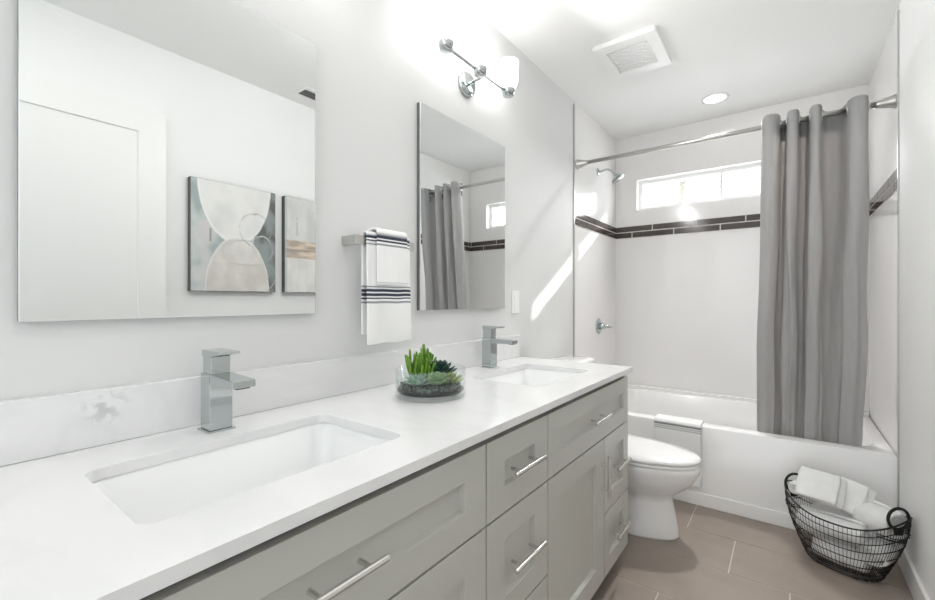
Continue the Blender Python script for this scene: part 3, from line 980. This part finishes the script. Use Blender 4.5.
# straps that cross from the handles into the mesh
for sgn in (-1, 1):
    e = hull(0 if sgn > 0 else PI, 1)
    cx = e.x - sgn * (0.023 if sgn > 0 else 0.029)
    cz = e.z + 0.003
    yy = -0.046 if sgn > 0 else 0.0
    hm = MB()
    ca_, sa_ = math.cos(math.radians(58)), math.sin(math.radians(58))
    hm.tube([(cx + 0.040 * math.cos(q) * ca_, yy + 0.040 * math.cos(q) * sa_, cz + 0.040 * math.sin(q)) for q in [2 * PI * k / 36 for k in range(36)]], 0.0055, 10, closed=True)
    for dx in (-0.016, -0.006, 0.004, 0.014): hm.tube([(cx + dx * ca_, yy + dx * sa_, cz - 0.036), (cx + dx * 0.7 * ca_, yy + dx * 0.7 * sa_, cz - 0.062)], 0.0045, 8)
    obj('handle', hm, M_BLACKWIRE, ba, smooth=True)
    sm = MB()
    for s2 in (-1, 1):
        for q in (0.0, 0.014):
            a0 = (0.25 if sgn > 0 else PI - 0.25) * 1
            pts = [hull((0.9 - 0.75 * i / 8) * s2 if sgn > 0 else PI - (0.9 - 0.75 * i / 8) * s2, 0.96 - 0.22 * math.sin(PI * 0.5 * i / 8) - q * 3) for i in range(9)]
            pts = [p + Vector((p.x, p.y, 0)).normalized() * 0.003 for p in pts]
            sm.tube(pts, 0.002, 6)
    obj('strap', sm, M_BLACKWIRE, ba, smooth=True)


def to_world(p):
    return BC + Matrix.Rotation(BA, 3, 'Z') @ Vector(p)


def rolled(label, pos, rot, L, R, turns=3.2, seed=0.0):
    n = int(turns * 26); th = R / (turns + 0.55)
    outer = []; inner = []
    for i in range(n + 1):
        a = 2 * PI * turns * i / n
        r = th * 0.5 + th * a / (2 * PI)
        outer.append((r + th * 0.46, a)); inner.append((max(0.001, r - th * 0.46), a))
    sec = outer + list(reversed(inner))
    loops = []
    nl = 12
    for k in range(nl + 1):
        x = -L / 2 + L * k / nl
        sq = 1.0 - 0.10 * (abs(2 * k / nl - 1) ** 4)
        loops.append([(x + 0.004 * noise.noise((r * 30, a * 0.6, seed)), r * sq * math.cos(a) * 1.04 + 0.006 * noise.noise((x * 12, a * 0.5, seed)), r * sq * math.sin(a) * 0.96 + 0.006 * noise.noise((x * 11, a * 0.5, seed + 5))) for r, a in sec])
    mb = MB(); m = len(sec)
    mb.loft(loops, False, False)
    h = n + 1
    for base, rev in ((0, True), (nl * m, False)):
        for i in range(n):
            q = (base + i, base + i + 1, base + m - 2 - i, base + m - 1 - i)
            mb.f.append(list(reversed(q)) if rev else list(q)); mb.m.append(0)
    o = obj('rolled_towel', mb, M_TERRY, smooth=True, loc=to_world(pos))
    o.rotation_euler = (rot[0], rot[1], rot[2] + BA)
    return tag(o, label, 'towel', 'white towels in the wire basket')


def folded(label, pos, rot, wx, wy, layers, th, seed):
    """serpentine folded towel lying in its local xy plane, stacked along z"""
    pts = []
    for l in range(layers):
        z = l * th * 1.02
        a, b = (-wx / 2, wx / 2) if l % 2 == 0 else (wx / 2, -wx / 2)
        for i in range(15):
            pts.append(Vector((a + (b - a) * i / 14, 0, z)))
        if l < layers - 1:
            s = 1 if b > 0 else -1
            for q in (0.25, 0.5, 0.75):
                pts.append(Vector((b + s * th * 0.5 * math.sin(PI * q), 0, z + th * 1.02 * (1 - math.cos(PI * q)) / 2)))
    nrm = []
    for i in range(len(pts)):
        t = (pts[min(i + 1, len(pts) - 1)] - pts[max(i - 1, 0)]).normalized()
        nrm.append(Vector((-t.z, 0, t.x)))
    sec = [p + n * th * 0.48 for p, n in zip(pts, nrm)] + [p - n * th * 0.48 for p, n in zip(reversed(pts), reversed(nrm))]
    nl = 14
    loops = []
    for k in range(nl + 1):
        y = -wy / 2 + wy * k / nl
        ed = 1 - 0.05 * abs(2 * k / nl - 1) ** 6
        l = []
        for p in sec:
            d = 0.012 * noise.noise((p.x * 9, y * 9, seed)) - 0.06 * (p.x ** 2) / wx * 2
            l.append((p.x * ed, y + 0.005 * noise.noise((p.x * 10, p.z * 60, seed)), p.z + d))
        loops.append(l)
    mb = MB(); m = len(sec); n = len(pts) - 1
    mb.loft(loops, False, False)
    for base, rev in ((0, True), (nl * m, False)):
        for i in range(n):
            q = (base + i, base + i + 1, base + m - 2 - i, base + m - 1 - i)
            mb.f.append(list(reversed(q)) if rev else list(q)); mb.m.append(0)
    o = obj('folded_towel', mb, M_TERRY, smooth=True, loc=to_world(pos))
    o.rotation_euler = (rot[0], rot[1], rot[2] + BA)
    return tag(o, label, 'towel', 'white towels in the wire basket')


rolled('rolled white towel lying lowest in the basket, seen through the front wires', (-0.004, -0.004, 0.066), (0, 0, 0.04), 0.175, 0.058, seed=3)
rolled('short rolled white towel low in the right end of the basket', (0.118, 0.0, 0.120), (0, 0.0, 1.45), 0.12, 0.044, seed=2)
rolled('rolled white towel along the front rim of the basket, under the folded towel', (-0.024, -0.050, 0.176), (0, -0.05, 0.02), 0.22, 0.050, seed=4)
rolled('rolled white towel along the back of the basket, against the tub', (-0.01, 0.052, 0.180), (0, 0.0, 0.0), 0.22, 0.048, seed=8)
rolled('large rolled white towel at the right end of the basket, behind the ring handle', (0.108, 0.014, 0.248), (0.0, 0.0, -0.30), 0.12, 0.060, seed=1)
rolled('small rolled white towel poking out by the left ring handle', (-0.152, 0.004, 0.282), (0, 0.0, 1.5), 0.10, 0.032, 2.5, seed=5)
folded('folded white towel leaning on top of the basket, left of the middle', (-0.070, -0.016, 0.312), (1.02, 0.03, 0.10), 0.130, 0.125, 3, 0.018, 6)
folded('folded white towel standing behind, in the middle of the basket', (0.026, 0.040, 0.290), (1.1, 0.12, -0.10), 0.085, 0.13, 3, 0.016, 7)

# ---------------------------------------------------------------- succulent terrarium
TC = Vector((0.243, 0.985, ZT))
gb = thing('glass_bowl', 'round clear glass bowl of succulents on the white counter', 'bowl', TC)
R = 0.107
obj('bowl_wall', MB().lathe([(0.0, 0.0005), (R - 0.006, 0.0005), (R, 0.005), (R, 0.083), (R - 0.0015, 0.0845), (R - 0.004, 0.083), (R - 0.004, 0.018), (R - 0.010, 0.013), (0.0, 0.013)], 64, cap0=False, cap1=False), M_BOWL, gb, smooth=True)
sl = MB()
sl.lathe([(0.0, 0.0135), (R - 0.012, 0.0135), (R - 0.0050, 0.018), (R - 0.0050, 0.022), (R - 0.02, 0.024), (0, 0.028)], 48, cap0=False, cap1=False)
obj('soil', sl, M_SOIL, gb, smooth=True)
ps = MB()
random.seed(3)
for i in range(230):
    a = random.uniform(0, 2 * PI); rr_ = (R - 0.012) * math.sqrt(random.uniform(0.05, 1))
    s = random.uniform(0.0035, 0.0075)
    c = (rr_ * math.cos(a), rr_ * math.sin(a), 0.025 + random.uniform(0, 0.010))
    if rr_ + s > R - 0.006: continue
    ps.lathe([(0.0, -s * .7), (s * .8, -s * .4), (s, 0), (s * .75, s * .45), (0, s * .7)], 7, c=c, cap0=False, cap1=False)
g_ = obj('gravel', ps, M_PEBBLE, gb, smooth=True); g_['kind'] = 'stuff'

M_FING = mat('bright_green_leaf', (0.12, 0.26, 0.022), 0.4, var=0.3, vscale=60)
M_DKG = mat('dark_blue_green_leaf', (0.018, 0.055, 0.045), 0.4, var=0.3, vscale=60)
M_PALE = mat('pale_green_leaf', (0.20, 0.31, 0.15), 0.5, var=0.2, vscale=60)
M_MINT = mat('mint_leaf', (0.25, 0.37, 0.28), 0.5, var=0.2, vscale=60)
M_YEL = mat('yellow_green_leaf', (0.28, 0.36, 0.12), 0.5, var=0.25, vscale=60)


def leaf(mb, base, direc, L, wd, th, up=None, tipk=1.0):
    d = Vector(direc).normalized()
    side = d.cross(Vector((0, 0, 1)))
    side = side.normalized() if side.length > 1e-3 else Vector((1, 0, 0))
    nn = side.cross(d)
    loops = []
    for s, k in ((0, 0.35), (0.25, 0.75), (0.55, 1.0), (0.8, 0.75), (0.95, 0.3), (1.0, 0.06)):
        c = Vector(base) + d * (L * s) + Vector((0, 0, 1)) * (L * 0.16 * s * s)
        loops.append([c + side * (wd * k * math.cos(2 * PI * q / 8)) + nn * (th * k * math.sin(2 * PI * q / 8)) for q in range(8)])
    mb.loft(loops)


def rosette(label, pos, R_, n, m, steep=1.0, wd=0.30, seed=0):
    mb = MB(); ga = 2.39996
    for i in range(n):
        f = i / (n - 1)
        el = math.radians(8 + 76 * f ** 0.9 * steep)
        a = ga * i + seed
        L = R_ * (1.0 - 0.55 * f)
        d = (math.cos(a) * math.cos(el), math.sin(a) * math.cos(el), math.sin(el))
        leaf(mb, (0.10 * R_ * math.cos(a), 0.10 * R_ * math.sin(a), 0.003 + 0.20 * R_ * f), d, L, L * wd, L * 0.09)
    o = obj('succulent', mb, m, smooth=True, loc=TC + Vector(pos))
    return tag(o, label, 'plant', 'succulents in the glass bowl')


# directions: towards the camera is (+.66, -.75); image right is (+.80, +.60)
def px(r, d): return Vector((0.80 * r - 0.664 * d, 0.60 * r + 0.747 * d, 0))


fb = MB()
for i in range(52):
    a = random.uniform(0, 2 * PI); q = math.sqrt(random.uniform(0.02, 1))
    b = Vector((0.012 * q * math.cos(a), 0.012 * q * math.sin(a), 0.0))
    H = random.uniform(0.075, 0.128) * (1.08 - 0.42 * q)
    tip = Vector((0.056 * q * math.cos(a), 0.056 * q * math.sin(a), H))
    mid = b.lerp(tip, 0.5) + Vector((0.007 * math.cos(a) + random.uniform(-.004, .004), 0.007 * math.sin(a) + random.uniform(-.004, .004), -0.006))
    pts = catmull([b, mid, tip], 5)
    fb.tube(pts, [0.0030 + 0.0016 * math.sin(PI * min(1, k / len(pts) * 1.05)) for k in range(len(pts))], 7)
o = obj('succulent', fb, M_FING, smooth=True, loc=TC + px(-0.034, 0.006) + Vector((0, 0, 0.033)))
tag(o, 'bright green finger-leaved succulent, tallest in the glass bowl', 'plant', 'succulents in the glass bowl')
rosette('dark blue-green rosette succulent at the back of the glass bowl', px(0.026, 0.022) + Vector((0, 0, 0.056)), 0.056, 34, M_DKG, 1.0, 0.26, 1)
rosette('mint green rosette succulent at the front left of the bowl', px(-0.034, -0.040) + Vector((0, 0, 0.034)), 0.050, 24, M_MINT, 0.8, 0.36, 2)
rosette('pale green round rosette succulent at the front middle of the bowl', px(0.018, -0.040) + Vector((0, 0, 0.038)), 0.048, 28, M_PALE, 0.9, 0.40, 3)
rosette('spiky yellow-green succulent at the right side of the bowl', px(0.058, -0.012) + Vector((0, 0, 0.036)), 0.046, 24, M_YEL, 0.75, 0.18, 4)

# ---------------------------------------------------------------- outside the window: a tree, colours paled to imitate overexposure
tr = thing('tree', 'faint washed-out tree seen outside through the transom window', 'tree', (-0.1, 6.6, -0.6))
obj('trunk', MB().tube(catmull([(0, 0, 0), (0.03, 0, 1.4), (-0.02, 0.02, 2.6), (0.05, 0, 3.4)], 5), [0.07 - 0.002 * k for k in range(16)], 10), mat('overexposed_bark', (0.45, 0.42, 0.38), 0.9, var=0.2, vscale=20), tr, smooth=True)
lf = MB()
random.seed(11)
for i in range(520):
    c = Vector((random.gauss(0.5, 0.55), random.gauss(0, 0.3), random.gauss(3.5, 0.28)))
    d = Vector((random.uniform(-1, 1), random.uniform(-1, 1), random.uniform(-1, 0.6))).normalized()
    if c.z < 3.0: continue
    leaf(lf, c, d, random.uniform(0.07, 0.12), 0.022, 0.003)
obj('foliage', lf, mat('overexposed_leaf', (0.62, 0.66, 0.56), 0.6, var=0.2, vscale=8), tr, smooth=True)
